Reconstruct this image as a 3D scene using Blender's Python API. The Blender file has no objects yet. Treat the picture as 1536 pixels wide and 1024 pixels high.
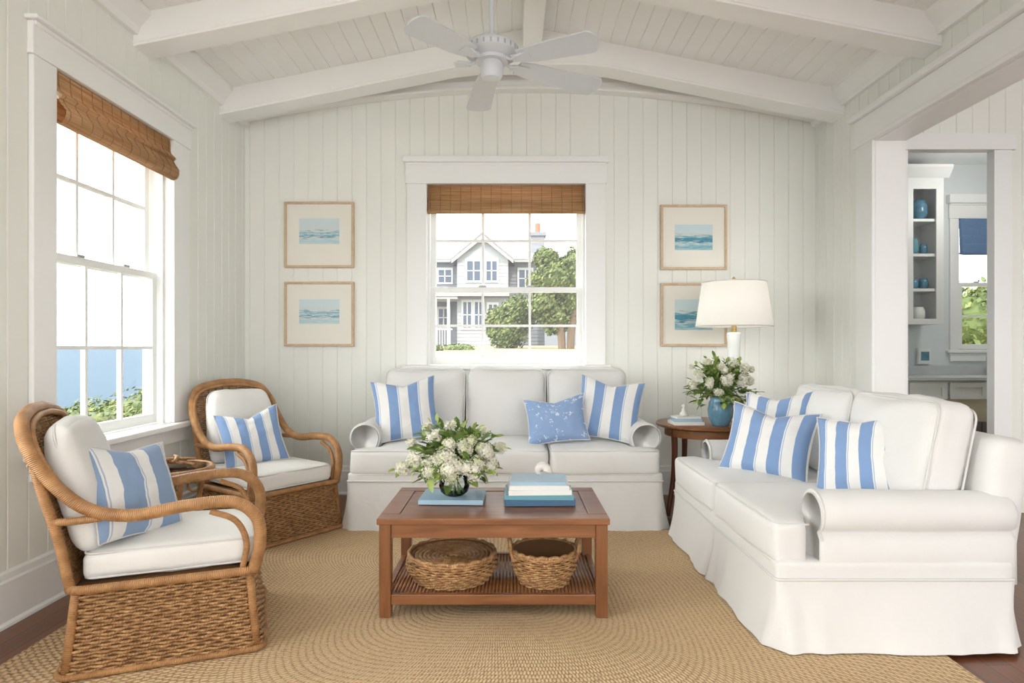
import bpy, bmesh, math, random
from mathutils import Vector, Matrix, noise
R=random.Random(7)
sc=bpy.context.scene
sin,cos,pi=math.sin,math.cos,math.pi

# ------------------------------------------------------------------ materials
def newmat(name):
    m=bpy.data.materials.new(name); m.use_nodes=True
    nt=m.node_tree; bs=nt.nodes['Principled BSDF']
    return m,nt,bs
def N(nt,t,**k):
    n=nt.nodes.new(t)
    for a,v in k.items():
        setattr(n,a,v)
    return n
def L(nt,a,b): nt.links.new(a,b)
def math_(nt,op,a,b=None,c=None):
    n=nt.nodes.new('ShaderNodeMath'); n.operation=op
    for i,x in enumerate((a,b,c)):
        if x is None: continue
        if isinstance(x,(int,float)): n.inputs[i].default_value=x
        else: nt.links.new(x,n.inputs[i])
    return n.outputs[0]
def mix(nt,f,a,b):
    n=nt.nodes.new('ShaderNodeMix'); n.data_type='RGBA'
    if isinstance(f,(int,float)): n.inputs[0].default_value=f
    else: nt.links.new(f,n.inputs[0])
    for i,x in ((6,a),(7,b)):
        if isinstance(x,tuple): n.inputs[i].default_value=(x[0],x[1],x[2],1)
        else: nt.links.new(x,n.inputs[i])
    return n.outputs[2]
def coords(nt,kind='Object',scale=(1,1,1),rot=(0,0,0)):
    tc=nt.nodes.new('ShaderNodeTexCoord'); mp=nt.nodes.new('ShaderNodeMapping')
    mp.inputs['Scale'].default_value=scale; mp.inputs['Rotation'].default_value=rot
    nt.links.new(tc.outputs[kind],mp.inputs[0]); return mp.outputs[0]
def bump(nt,bs,h,strength=.3,dist=.01):
    b=nt.nodes.new('ShaderNodeBump'); b.inputs['Strength'].default_value=strength; b.inputs['Distance'].default_value=dist
    nt.links.new(h,b.inputs['Height']); nt.links.new(b.outputs[0],bs.inputs['Normal'])
def simple(name,col,rough=.6,var=.04,ns=8,bs_=0.0,bsc=200,sheen=0,spec=.5,scale=(1,1,1),wrinkle=0):
    m,nt,bs=newmat(name)
    c=coords(nt,scale=scale)
    n=N(nt,'ShaderNodeTexNoise'); n.inputs['Scale'].default_value=ns; n.inputs['Detail'].default_value=4; L(nt,c,n.inputs[0])
    a=tuple(x*(1-var) for x in col); b=tuple(min(1,x*(1+var)) for x in col)
    L(nt,mix(nt,n.outputs['Fac'],a,b),bs.inputs['Base Color'])
    bs.inputs['Roughness'].default_value=rough; bs.inputs['Specular IOR Level'].default_value=spec
    if sheen: bs.inputs['Sheen Weight'].default_value=sheen
    if bs_:
        n2=N(nt,'ShaderNodeTexNoise'); n2.inputs['Scale'].default_value=bsc; L(nt,c,n2.inputs[0])
        h=n2.outputs['Fac']
        if wrinkle:
            n3=N(nt,'ShaderNodeTexNoise'); n3.inputs['Scale'].default_value=7; n3.inputs['Detail'].default_value=3; n3.inputs['Distortion'].default_value=1.2; L(nt,c,n3.inputs[0])
            h=math_(nt,'ADD',h,math_(nt,'MULTIPLY',n3.outputs['Fac'],wrinkle))
        bump(nt,bs,h,bs_,.004)
    return m
def wood(name,c1,c2,rough=.35,scale=(2,30,30),band=1.0):
    m,nt,bs=newmat(name); c=coords(nt,scale=scale)
    n=N(nt,'ShaderNodeTexNoise'); n.inputs['Scale'].default_value=band; n.inputs['Detail'].default_value=6; n.inputs['Distortion'].default_value=.6; L(nt,c,n.inputs[0])
    r=N(nt,'ShaderNodeValToRGB'); r.color_ramp.elements[0].position=.3; r.color_ramp.elements[1].position=.72
    r.color_ramp.elements[0].color=(*c1,1); r.color_ramp.elements[1].color=(*c2,1)
    L(nt,n.outputs['Fac'],r.inputs[0]); L(nt,r.outputs[0],bs.inputs['Base Color'])
    bs.inputs['Roughness'].default_value=rough
    bump(nt,bs,n.outputs['Fac'],.08,.002)
    return m
def rattan(name,c1,c2,freq=260,scl=40):
    m,nt,bs=newmat(name)
    tc=N(nt,'ShaderNodeTexCoord'); sp=N(nt,'ShaderNodeSeparateXYZ'); L(nt,tc.outputs['UV'],sp.inputs[0])
    s=math_(nt,'SINE',math_(nt,'MULTIPLY',math_(nt,'ADD',sp.outputs[1],math_(nt,'MULTIPLY',sp.outputs[0],.012)),freq*2))
    n=N(nt,'ShaderNodeTexNoise'); n.inputs['Scale'].default_value=scl; n.inputs['Detail'].default_value=3; L(nt,tc.outputs['Object'],n.inputs[0])
    r=N(nt,'ShaderNodeValToRGB'); r.color_ramp.elements[0].position=.3; r.color_ramp.elements[1].position=.7
    r.color_ramp.elements[0].color=(*c1,1); r.color_ramp.elements[1].color=(*c2,1)
    L(nt,n.outputs['Fac'],r.inputs[0]); L(nt,r.outputs[0],bs.inputs['Base Color'])
    bs.inputs['Roughness'].default_value=.45
    bump(nt,bs,s,.5,.002)
    return m

M={}
M['wall']=simple('painted_panel_wall',(.87,.882,.825),.5,.01)
M['ceil']=simple('painted_ceiling_boards',(.92,.92,.895),.5,.01)
M['trim']=simple('white_trim_paint',(.90,.905,.89),.35,.01)
M['fabric']=simple('white_slipcover_cotton',(.71,.705,.69),.9,.02,6,.3,500,.2,.2,wrinkle=3)
M['pipe']=simple('white_piping',(.64,.635,.61),.9,.01)
M['cushion']=simple('cream_cushion',(.76,.75,.72),.9,.02,6,.25,400,.2,.2,wrinkle=2.5)
M['wicker']=rattan('woven_wicker',(.25,.12,.045),(.54,.31,.135),300,35)
M['pole']=rattan('wrapped_rattan_pole',(.29,.135,.045),(.48,.25,.10),480,18)
M['liner']=simple('wicker_brown_liner',(.18,.09,.035),.9)  # dark brown backing that stops see-through in the weave
M['cherry']=wood('cherry_wood',(.16,.060,.022),(.29,.12,.047),.3,(3,30,30))
M['cherryY']=wood('cherry_wood_legs',(.15,.055,.020),(.27,.11,.042),.3,(30,30,3))
M['darkwood']=wood('dark_walnut',(.10,.028,.012),(.20,.06,.025),.3,(20,20,3))
M['frame']=wood('pale_oak_frame',(.58,.42,.27),(.70,.53,.37),.5,(20,20,20))
M['mat']=simple('cream_mat_board',(.86,.84,.76),.9,.01)
M['glasswhite']=simple('ceramic_white',(.85,.86,.84),.2,.02)
M['brass']=simple('brass',(.60,.42,.18),.3,.03); M['brass'].node_tree.nodes['Principled BSDF'].inputs['Metallic'].default_value=.9
M['leaf']=simple('leaf_green',(.11,.19,.04),.5,.45,25)
M['leaf2']=simple('leaf_light_green',(.27,.35,.085),.5,.35,25)
M['petal']=simple('hydrangea_petals',(.80,.785,.67),.7,.06,60)
M['petal2']=simple('hydrangea_petals_green',(.66,.68,.47),.7,.10,60)
M['stem']=simple('green_stem',(.14,.24,.06),.6)
M['bookblue']=simple('navy_book_cover',(.045,.12,.22),.5)
M['bookteal']=simple('teal_book_cover',(.13,.32,.38),.5)
M['booklight']=simple('pale_blue_book_cover',(.33,.48,.60),.5)
M['bookwhite']=simple('white_book_cover',(.76,.76,.72),.5)
M['pages']=simple('book_pages',(.74,.71,.62),.8,.05,200)
M['shell']=simple('sea_shell',(.70,.68,.65),.35,.15,30)
M['blueceramic']=simple('blue_glazed_ceramic',(.12,.26,.36),.15,.5,18)
M['fan']=simple('fan_white_enamel',(.68,.71,.75),.3,.01)
M['metal']=simple('brushed_metal',(.45,.45,.45),.3,.03)
M['kitwall']=simple('kitchen_wall_paint',(.74,.78,.79),.6,.01)
M['kitcab']=simple('kitchen_cabinet_paint',(.84,.845,.83),.4,.01)
M['counter']=simple('marble_counter',(.60,.62,.63),.2,.15,6)
M['blueshade']=simple('blue_roman_fabric',(.13,.22,.38),.8,.1,30)
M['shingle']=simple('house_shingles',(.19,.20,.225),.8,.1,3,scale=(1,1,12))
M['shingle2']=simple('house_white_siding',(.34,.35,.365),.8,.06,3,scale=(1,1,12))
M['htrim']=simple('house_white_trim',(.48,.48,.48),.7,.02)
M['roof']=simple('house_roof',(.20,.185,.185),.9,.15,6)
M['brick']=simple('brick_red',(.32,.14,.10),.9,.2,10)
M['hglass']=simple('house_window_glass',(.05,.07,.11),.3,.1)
M['grass']=simple('dry_grass',(.25,.21,.13),.95,.3,1.2)
M['bush']=simple('bush_leaves',(.075,.105,.024),.7,.4,4)
M['bush2']=simple('bush_leaves_light',(.16,.18,.052),.7,.3,4)
M['sea']=simple('sea_water',(.056,.090,.128),.8,.10,.02,spec=.05)
M['trunk']=simple('tree_bark',(.12,.08,.05),.9,.3)
def translucent_mix(m,col,f):
    nt=m.node_tree; bs=nt.nodes['Principled BSDF']
    tr=N(nt,'ShaderNodeBsdfTranslucent'); tr.inputs[0].default_value=(*col,1); mx=N(nt,'ShaderNodeMixShader'); mx.inputs[0].default_value=f
    L(nt,bs.outputs[0],mx.inputs[1]); L(nt,tr.outputs[0],mx.inputs[2]); L(nt,mx.outputs[0],nt.nodes['Material Output'].inputs[0])
m,nt,bs=newmat('linen_lampshade'); bs.inputs['Base Color'].default_value=(.88,.87,.83,1); bs.inputs['Roughness'].default_value=.9
n=N(nt,'ShaderNodeTexNoise'); n.inputs['Scale'].default_value=300; bump(nt,bs,n.outputs['Fac'],.2,.002)
translucent_mix(m,(.95,.93,.88),.35); M['lampshade']=m
m,nt,bs=newmat('window_pane_glass'); tp=N(nt,'ShaderNodeBsdfTransparent'); tp.inputs[0].default_value=(.97,.985,.98,1)
gl=N(nt,'ShaderNodeBsdfGlossy'); gl.inputs['Roughness'].default_value=.02; mx=N(nt,'ShaderNodeMixShader'); mx.inputs[0].default_value=.02
L(nt,tp.outputs[0],mx.inputs[1]); L(nt,gl.outputs[0],mx.inputs[2]); L(nt,mx.outputs[0],nt.nodes['Material Output'].inputs[0]); M['pane']=m
m,nt,bs=newmat('clear_vase_glass'); tp=N(nt,'ShaderNodeBsdfTransparent'); tp.inputs[0].default_value=(.92,.96,.96,1)
gl=N(nt,'ShaderNodeBsdfGlossy'); gl.inputs['Roughness'].default_value=.03; mx=N(nt,'ShaderNodeMixShader')
fr=N(nt,'ShaderNodeFresnel'); fr.inputs[0].default_value=1.5; L(nt,fr.outputs[0],mx.inputs[0])
L(nt,tp.outputs[0],mx.inputs[1]); L(nt,gl.outputs[0],mx.inputs[2]); L(nt,mx.outputs[0],nt.nodes['Material Output'].inputs[0]); M['vaseglass']=m
def striped(name,blue,white,cnt,off,duty=.5):
    m,nt,bs=newmat(name); tc=N(nt,'ShaderNodeTexCoord'); sp=N(nt,'ShaderNodeSeparateXYZ'); L(nt,tc.outputs['UV'],sp.inputs[0])
    f=math_(nt,'FRACT',math_(nt,'ADD',math_(nt,'MULTIPLY',sp.outputs[0],cnt),off))
    s=math_(nt,'LESS_THAN',f,duty)
    thin=math_(nt,'LESS_THAN',math_(nt,'ABSOLUTE',math_(nt,'SUBTRACT',f,duty+.06)),.018)
    col=mix(nt,s,white,blue); col=mix(nt,math_(nt,'MULTIPLY',thin,.7),col,blue)
    L(nt,col,bs.inputs['Base Color']); bs.inputs['Roughness'].default_value=.9; bs.inputs['Sheen Weight'].default_value=.2
    n=N(nt,'ShaderNodeTexNoise'); n.inputs['Scale'].default_value=400; L(nt,tc.outputs['Object'],n.inputs[0])
    n3=N(nt,'ShaderNodeTexNoise'); n3.inputs['Scale'].default_value=9; n3.inputs['Distortion'].default_value=1.; L(nt,tc.outputs['Object'],n3.inputs[0])
    bump(nt,bs,math_(nt,'ADD',n.outputs['Fac'],math_(nt,'MULTIPLY',n3.outputs['Fac'],3)),.35,.004)
    return m
BL=(.200,.315,.54); WH=(.75,.75,.735)
M['stripe']=striped('blue_white_stripe_fabric',BL,WH,3.0,.30,.48)
M['stripe2']=striped('blue_white_stripe_fabric_b',BL,WH,3.5,.05,.5)
M['stripe3']=striped('blue_broad_stripe_fabric',(.24,.345,.52),WH,2.4,.42,.60)
m,nt,bs=newmat('blue_sprig_print_fabric'); c=coords(nt,'UV',(9,7,1),(0,0,.6))
dn=N(nt,'ShaderNodeTexNoise'); dn.inputs['Scale'].default_value=2.2; dn.inputs['Detail'].default_value=2; L(nt,c,dn.inputs[0])
vm=N(nt,'ShaderNodeVectorMath'); vm.operation='MULTIPLY_ADD'; L(nt,dn.outputs['Color'],vm.inputs[0]); vm.inputs[1].default_value=(1.5,1.5,0); L(nt,c,vm.inputs[2])
v=N(nt,'ShaderNodeTexVoronoi'); v.inputs['Scale'].default_value=1.2; L(nt,vm.outputs[0],v.inputs[0])
n=N(nt,'ShaderNodeTexNoise'); n.inputs['Scale'].default_value=5; L(nt,c,n.inputs[0])
s=math_(nt,'LESS_THAN',math_(nt,'ADD',v.outputs['Distance'],math_(nt,'MULTIPLY',n.outputs['Fac'],.9)),.68)
L(nt,mix(nt,s,(.24,.35,.56),(.62,.68,.76)),bs.inputs['Base Color']); bs.inputs['Roughness'].default_value=.9; M['print']=m
def art(name,seed):
    m,nt,bs=newmat(name); tc=N(nt,'ShaderNodeTexCoord'); sp=N(nt,'ShaderNodeSeparateXYZ'); L(nt,tc.outputs['UV'],sp.inputs[0])
    mp=N(nt,'ShaderNodeMapping'); mp.inputs['Scale'].default_value=(2.2,9,1); mp.inputs['Location'].default_value=(seed*3.1,seed*1.7,0); L(nt,tc.outputs['UV'],mp.inputs[0])
    n=N(nt,'ShaderNodeTexNoise'); n.inputs['Scale'].default_value=1.6; n.inputs['Detail'].default_value=5; L(nt,mp.outputs[0],n.inputs[0])
    h=math_(nt,'ADD',sp.outputs[1],math_(nt,'MULTIPLY',math_(nt,'SUBTRACT',n.outputs['Fac'],.5),.55))
    r=N(nt,'ShaderNodeValToRGB'); e=r.color_ramp.elements
    if seed<3: st=((0,(.62,.72,.74)),(.10,(.45,.66,.72)),(.22,(.70,.76,.74)),(.32,(.12,.33,.46)),(.38,(.62,.74,.76)),(.46,(.22,.45,.55)),(.52,(.66,.74,.74)),(1,(.64,.76,.80)))
    else: st=((0,(.45,.62,.66)),(.12,(.18,.45,.55)),(.26,(.60,.72,.72)),(.36,(.06,.25,.38)),(.50,(.12,.38,.50)),(.58,(.55,.64,.62)),(.63,(.62,.74,.76)),(1,(.60,.74,.79)))
    e[0].position=0; e[0].color=(*st[0][1],1); e[1].position=1; e[1].color=(*st[-1][1],1)
    for p,cc in st[1:-1]:
        x=e.new(p); x.color=(*cc,1)
    L(nt,h,r.inputs[0]); L(nt,r.outputs[0],bs.inputs['Base Color']); bs.inputs['Roughness'].default_value=.7
    return m
m,nt,bs=newmat('cherry_floorboards'); c=coords(nt,'Object',(1,1,1),(0,0,pi/2))
b=N(nt,'ShaderNodeTexBrick'); b.inputs['Scale'].default_value=1; b.inputs['Brick Width'].default_value=1.6; b.inputs['Row Height'].default_value=.09
b.inputs['Mortar Size'].default_value=.0018; b.inputs['Color1'].default_value=(.26,.095,.038,1); b.inputs['Color2'].default_value=(.18,.062,.026,1); b.inputs['Mortar'].default_value=(.04,.015,.008,1)
L(nt,c,b.inputs[0]); c2=coords(nt,'Object',(40,2,1)); n=N(nt,'ShaderNodeTexNoise'); n.inputs['Scale'].default_value=1; n.inputs['Detail'].default_value=5; L(nt,c2,n.inputs[0])
mm=N(nt,'ShaderNodeMix'); mm.data_type='RGBA'; mm.blend_type='MULTIPLY'; mm.inputs[0].default_value=.4
L(nt,b.outputs[0],mm.inputs[6]); L(nt,n.outputs['Color'],mm.inputs[7]); L(nt,mm.outputs[2],bs.inputs['Base Color']); bs.inputs['Roughness'].default_value=.3
M['floor']=m
# rug
m,nt,bs=newmat('braided_sisal'); tc=N(nt,'ShaderNodeTexCoord'); sp=N(nt,'ShaderNodeSeparateXYZ'); L(nt,tc.outputs['UV'],sp.inputs[0])
PT=.022
ring=math_(nt,'MULTIPLY',sp.outputs[0],2*pi/PT)
row=math_(nt,'FLOOR',math_(nt,'MULTIPLY',sp.outputs[0],1/PT))
cross=math_(nt,'ADD',math_(nt,'MULTIPLY',sp.outputs[1],2*pi/.034),math_(nt,'MULTIPLY',row,pi))
n=N(nt,'ShaderNodeTexNoise'); n.inputs['Scale'].default_value=75; n.inputs['Detail'].default_value=5; L(nt,tc.outputs['Object'],n.inputs[0])
n3=N(nt,'ShaderNodeTexNoise'); n3.inputs['Scale'].default_value=2.5; n3.inputs['Detail'].default_value=3; L(nt,tc.outputs['Object'],n3.inputs[0])
sr=math_(nt,'ABSOLUTE',math_(nt,'SINE',math_(nt,'MULTIPLY',ring,.5)))
cx=math_(nt,'ABSOLUTE',math_(nt,'SINE',math_(nt,'MULTIPLY',math_(nt,'ADD',cross,math_(nt,'MULTIPLY',ring,.5)),.5)))
hh=math_(nt,'MULTIPLY',math_(nt,'ADD',math_(nt,'MULTIPLY',sr,.55),.45),math_(nt,'ADD',cx,.22))
nz=math_(nt,'MULTIPLY',math_(nt,'SUBTRACT',n.outputs['Fac'],.5),1.5)
hh=math_(nt,'ADD',hh,nz)
hc=N(nt,'ShaderNodeClamp'); L(nt,hh,hc.inputs[0])
col=mix(nt,hc.outputs[0],(.33,.20,.095),(.70,.52,.32))
col=mix(nt,math_(nt,'MULTIPLY',n3.outputs['Fac'],.25),col,(.64,.48,.30))
L(nt,col,bs.inputs['Base Color']); bs.inputs['Roughness'].default_value=.95; bs.inputs['Specular IOR Level'].default_value=.1
bump(nt,bs,hc.outputs[0],.8,.007); M['rug']=m
m,nt,bs=newmat('woven_bamboo_shade'); c=coords(nt,'Object',(3,3,160)); n=N(nt,'ShaderNodeTexNoise'); n.inputs['Scale'].default_value=1; n.inputs['Detail'].default_value=2; L(nt,c,n.inputs[0])
r=N(nt,'ShaderNodeValToRGB'); r.color_ramp.elements[0].position=.3; r.color_ramp.elements[1].position=.7
r.color_ramp.elements[0].color=(.50,.27,.11,1); r.color_ramp.elements[1].color=(.90,.62,.34,1); L(nt,n.outputs['Fac'],r.inputs[0]); L(nt,r.outputs[0],bs.inputs['Base Color'])
bs.inputs['Roughness'].default_value=.6; translucent_mix(m,(.78,.46,.21),.35); M['bamboo']=m

# ------------------------------------------------------------------ builder
class B:
    def __init__(s): s.v=[]; s.f=[]; s.m=[]; s.uv=[]
    def add(s,vs,fs,mi=0,uvs=None,T=None):
        o=len(s.v)
        for p in vs:
            p=Vector(p)
            if T: p=T@p
            s.v.append(p)
        for k,f in enumerate(fs):
            s.f.append([i+o for i in f]); s.m.append(mi); s.uv.append(uvs[k] if uvs else [(0,0)]*len(f))
    def box(s,x0,x1,y0,y1,z0,z1,mi=0,T=None,bev=0.0):
        x0,x1=min(x0,x1),max(x0,x1); y0,y1=min(y0,y1),max(y0,y1); z0,z1=min(z0,z1),max(z0,z1)
        if bev<=0:
            vs=[(x,y,z) for z in (z0,z1) for y in (y0,y1) for x in (x0,x1)]
            s.add(vs,[(0,2,3,1),(4,5,7,6),(0,1,5,4),(2,6,7,3),(0,4,6,2),(1,3,7,5)],mi,None,T); return
        bm=bmesh.new(); bmesh.ops.create_cube(bm,size=1)
        for v in bm.verts: v.co=Vector(((x0+x1)/2+v.co.x*(x1-x0),(y0+y1)/2+v.co.y*(y1-y0),(z0+z1)/2+v.co.z*(z1-z0)))
        bmesh.ops.bevel(bm,geom=bm.edges[:],offset=bev,segments=2,profile=.5,affect='EDGES')
        bm.verts.index_update()
        s.add([v.co.copy() for v in bm.verts],[[v.index for v in f.verts] for f in bm.faces],mi,None,T); bm.free()
    def tube(s,pts,r,seg=8,closed=False,mi=0,T=None,rf=None,caps=True):
        pts=[Vector(p) for p in pts]; n=len(pts)
        if n<2: return
        tg=[]
        for i in range(n):
            a=pts[(i-1)%n] if (closed or i>0) else pts[i]; c=pts[(i+1)%n] if (closed or i<n-1) else pts[i]
            d=(c-a); tg.append(d.normalized() if d.length>1e-9 else Vector((0,0,1)))
        up=Vector((0,0,1)) if abs(tg[0].z)<.9 else Vector((1,0,0))
        nn=(up-tg[0]*up.dot(tg[0])).normalized(); vs=[]; ln=[0]
        for i in range(n):
            nn=nn-tg[i]*nn.dot(tg[i])
            nn=nn.normalized() if nn.length>1e-6 else tg[i].orthogonal().normalized()
            bn=tg[i].cross(nn); rr=r*(rf(i/(n-1)) if rf else 1)
            for k in range(seg):
                a=2*pi*k/seg; vs.append(pts[i]+nn*cos(a)*rr+bn*sin(a)*rr)
            if i: ln.append(ln[-1]+(pts[i]-pts[i-1]).length)
        fs=[];uv=[]
        for i in range(n if closed else n-1):
            j=(i+1)%n; l0=ln[i]; l1=ln[j] if j else ln[-1]+(pts[0]-pts[-1]).length
            for k in range(seg):
                k2=(k+1)%seg; fs.append((i*seg+k,i*seg+k2,j*seg+k2,j*seg+k))
                uv.append([(k/seg,l0),((k+1)/seg,l0),((k+1)/seg,l1),(k/seg,l1)])
        if not closed and caps:
            fs.append(tuple(reversed(range(seg)))); uv.append([(0,0)]*seg)
            fs.append(tuple(range((n-1)*seg,n*seg))); uv.append([(0,0)]*seg)
        s.add(vs,fs,mi,uv,T)
    def lathe(s,prof,seg=32,mi=0,T=None,cx=0,cy=0,caps=True):
        vs=[];n=len(prof)
        for r,z in prof:
            for k in range(seg):
                a=2*pi*k/seg; vs.append((cx+r*cos(a),cy+r*sin(a),z))
        fs=[(i*seg+k,i*seg+(k+1)%seg,(i+1)*seg+(k+1)%seg,(i+1)*seg+k) for i in range(n-1) for k in range(seg)]
        if caps and prof[0][0]>1e-5: fs.append(tuple(reversed(range(seg))))
        if caps and prof[-1][0]>1e-5: fs.append(tuple(range((n-1)*seg,n*seg)))
        s.add(vs,fs,mi,None,T)
    def prism(s,poly,a0,a1,fn,mi=0,T=None):
        n=len(poly); vs=[fn(p[0],p[1],a0) for p in poly]+[fn(p[0],p[1],a1) for p in poly]
        fs=[tuple(range(n)),tuple(reversed(range(n,2*n)))]+[(i,i+n,(i+1)%n+n,(i+1)%n) for i in range(n)]
        s.add(vs,fs,mi,None,T)
    def soft(s,c,h,r,n=16,crown=0,front=0,wr=.003,mi=0,T=None,warp=None,seed=0,puff=0):
        idx={};vs=[];c=Vector(c)
        def vert(i,j,k):
            key=(i,j,k)
            if key in idx: return idx[key]
            t=[sin((q/n*2-1)*pi/2) for q in key]
            p=Vector((t[0]*h[0],t[1]*h[1],t[2]*h[2]))
            inn=Vector([max(-(h[q]-r),min(h[q]-r,p[q])) for q in range(3)])
            d=p-inn
            if d.length>1e-7: p=inn+d.normalized()*r
            p.z+=t[2]*crown*(1-t[0]**2)*(1-t[1]**2)
            p.y+=t[1]*front*(1-t[0]**2)*(1-t[2]**2)
            p.x+=t[0]*puff*(1-t[1]**2)*(1-t[2]**2)
            if wr:
                q=(p+c)*5+Vector((seed*3.3,seed,0)); w=noise.noise_vector(q)*wr+noise.noise_vector(q*3)*wr*.35; p+=w
            if warp: p=warp(p)
            vs.append(p+c); idx[key]=len(vs)-1; return idx[key]
        fs=[]
        for a in range(n):
            for b in range(n):
                fs.append((vert(a,b,0),vert(a,b+1,0),vert(a+1,b+1,0),vert(a+1,b,0)))
                fs.append((vert(a,b,n),vert(a+1,b,n),vert(a+1,b+1,n),vert(a,b+1,n)))
                fs.append((vert(a,0,b),vert(a+1,0,b),vert(a+1,0,b+1),vert(a,0,b+1)))
                fs.append((vert(a,n,b),vert(a,n,b+1),vert(a+1,n,b+1),vert(a+1,n,b)))
                fs.append((vert(0,a,b),vert(0,a,b+1),vert(0,a+1,b+1),vert(0,a+1,b)))
                fs.append((vert(n,a,b),vert(n,a+1,b),vert(n,a+1,b+1),vert(n,a,b+1)))
        s.add(vs,fs,mi,None,T)
    def obj(s,name,mats,parent=None,smooth=False,loc=None,rot=None):
        me=bpy.data.meshes.new(name); me.from_pydata([tuple(v) for v in s.v],[],s.f)
        if not isinstance(mats,(list,tuple)): mats=[mats]
        for mt in mats: me.materials.append(M[mt] if isinstance(mt,str) else mt)
        uvl=me.uv_layers.new(name='UVMap'); flat=[]
        for u in s.uv:
            for q in u: flat+= [q[0],q[1]]
        uvl.data.foreach_set('uv',flat)
        me.polygons.foreach_set('material_index',s.m)
        me.polygons.foreach_set('use_smooth',[bool(smooth)]*len(s.f))
        me.update()
        o=bpy.data.objects.new(name,me); sc.collection.objects.link(o)
        if smooth=='auto':
            try: me.set_sharp_from_angle(angle=math.radians(40))
            except Exception: pass
        if parent: o.parent=parent
        if loc: o.location=loc
        if rot: o.rotation_euler=rot
        return o
def empty(name,loc=(0,0,0),rz=0):
    e=bpy.data.objects.new(name,None); sc.collection.objects.link(e); e.location=loc; e.rotation_euler=(0,0,rz); e.empty_display_size=.1; return e
def cr(pts,k=8,closed=False):
    pts=[Vector(p) for p in pts]; n=len(pts); out=[]
    for i in range(n if closed else n-1):
        p0=pts[(i-1)%n] if (closed or i>0) else pts[0]*2-pts[1]
        p1=pts[i]; p2=pts[(i+1)%n]; p3=pts[(i+2)%n] if (closed or i<n-2) else pts[-1]*2-pts[-2]
        for j in range(k):
            t=j/k; out.append(.5*((2*p1)+(p2-p0)*t+(2*p0-5*p1+4*p2-p3)*t*t+(3*p1-p0-3*p2+p3)*t**3))
    if not closed: out.append(pts[-1])
    return out
def rrect(hx,hy,r,z,cx=0,cy=0,k=5):
    out=[]
    for (sx,sy,a0) in ((1,1,0),(-1,1,pi/2),(-1,-1,pi),(1,-1,3*pi/2)):
        for i in range(k+1):
            a=a0+i/k*pi/2; out.append(Vector((cx+sx*(hx-r)+r*cos(a),cy+sy*(hy-r)+r*sin(a),z)))
    return out
rd=math.radians

# ------------------------------------------------------------------ room shell
XL,XR,YB,YF=-2.2,2.5,5.22,-3.6
XC=.15
def zc(x): return 3.14+.2*(2.35-abs(x-XC))
def groove_pts(u0,u1,sp,off=0,gw=.005,gd=.006):
    pts=[(u0,0)]; k=math.ceil((u0-off)/sp)
    while off+k*sp<u1-gw:
        g=off+k*sp; k+=1
        if g-gw<=u0: continue
        pts+=[(g-gw,0),(g,-gd),(g+gw,0)]
    pts.append((u1,0)); return pts
def sheet(b,u0,u1,v0,v1,fn,sp=.12,off=0,**k):
    pts=groove_pts(u0,u1,sp,off,**k)
    v1f=v1 if callable(v1) else (lambda u:v1)
    vs=[]
    for u,d in pts: vs.append(fn(u,v0,d)); vs.append(fn(u,v1f(u),d))
    b.add(vs,[(2*i,2*i+2,2*i+3,2*i+1) for i in range(len(pts)-1)])
    u=[u0,XC,u1] if callable(v1) and u0<XC<u1 else [u0,u1]
    vs=[]
    for q in u: vs.append(fn(q,v0,-.05)); vs.append(fn(q,v1f(q),-.05))
    b.add(vs,[(2*i+1,2*i+3,2*i+2,2*i) for i in range(len(u)-1)])
BW=(-.70,.604,1.06,2.55); LW=(3.03,4.08,.72,2.54); LW_ADDED=(.35,2.25,.72,2.54)
b=B(); f=lambda u,v,d:(u,YB-d,v)
sheet(b,XL-.05,BW[0],0,lambda u:zc(u)+.02,f); sheet(b,BW[1],XR+.05,0,lambda u:zc(u)+.02,f)
sheet(b,BW[0],BW[1],0,BW[2],f); sheet(b,BW[0],BW[1],BW[3],lambda u:zc(u)+.02,f)
b.obj('wall_back','wall')
b=B(); f=lambda u,v,d:(XL+d,u,v)
sheet(b,YF,LW_ADDED[0],0,3.18,f); sheet(b,LW_ADDED[0],LW_ADDED[1],0,LW_ADDED[2],f); sheet(b,LW_ADDED[0],LW_ADDED[1],LW_ADDED[3],3.18,f)
sheet(b,LW_ADDED[1],LW[0],0,3.18,f); sheet(b,LW[1],YB+.05,0,3.18,f); sheet(b,LW[0],LW[1],0,LW[2],f); sheet(b,LW[0],LW[1],LW[3],3.18,f)
b.obj('wall_left','wall')
OY=4.35; OZ=2.63
b=B(); f=lambda u,v,d:(XR-d,u,v)
sheet(b,OY,YB+.05,0,3.18,f); sheet(b,YF,OY,OZ+.01,3.18,f)
b.obj('wall_right','wall')
b=B(); b.box(XR-.008,2.70,OY-.008,OY+.03,0,OZ-.006); b.box(XR-.008,2.701,YF+.01,OY+.02,OZ-.008,OZ+.03); b.box(2.66,2.699,OY+.031,4.61,0,3.29); b.box(2.66,2.699,YF+.01,OY+.03,OZ+.031,3.29)
b.box(XR-.03,XR-.002,OY-.004,OY+.2,0,OZ,bev=.004); b.box(XR-.035,XR-.001,YF,OY+.22,OZ+.031,OZ+.19,bev=.004); b.box(XR-.07,XR-.001,YF,OY+.25,OZ+.191,OZ+.235,bev=.008); b.box(XR-.045,XR-.001,YF,OY+.22,OZ-.002,OZ+.03,bev=.005)
b.obj('trim_1','trim')
b=B()
for (x0,x1) in ((XL-.02,XC),(XC,XR+.02)):
    f=lambda u,v,d:(u,v,zc(u)-d)
    sheet(b,x0,x1,YF,YB+.05,f,.105)
b.obj('ceiling','ceil')
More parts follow.
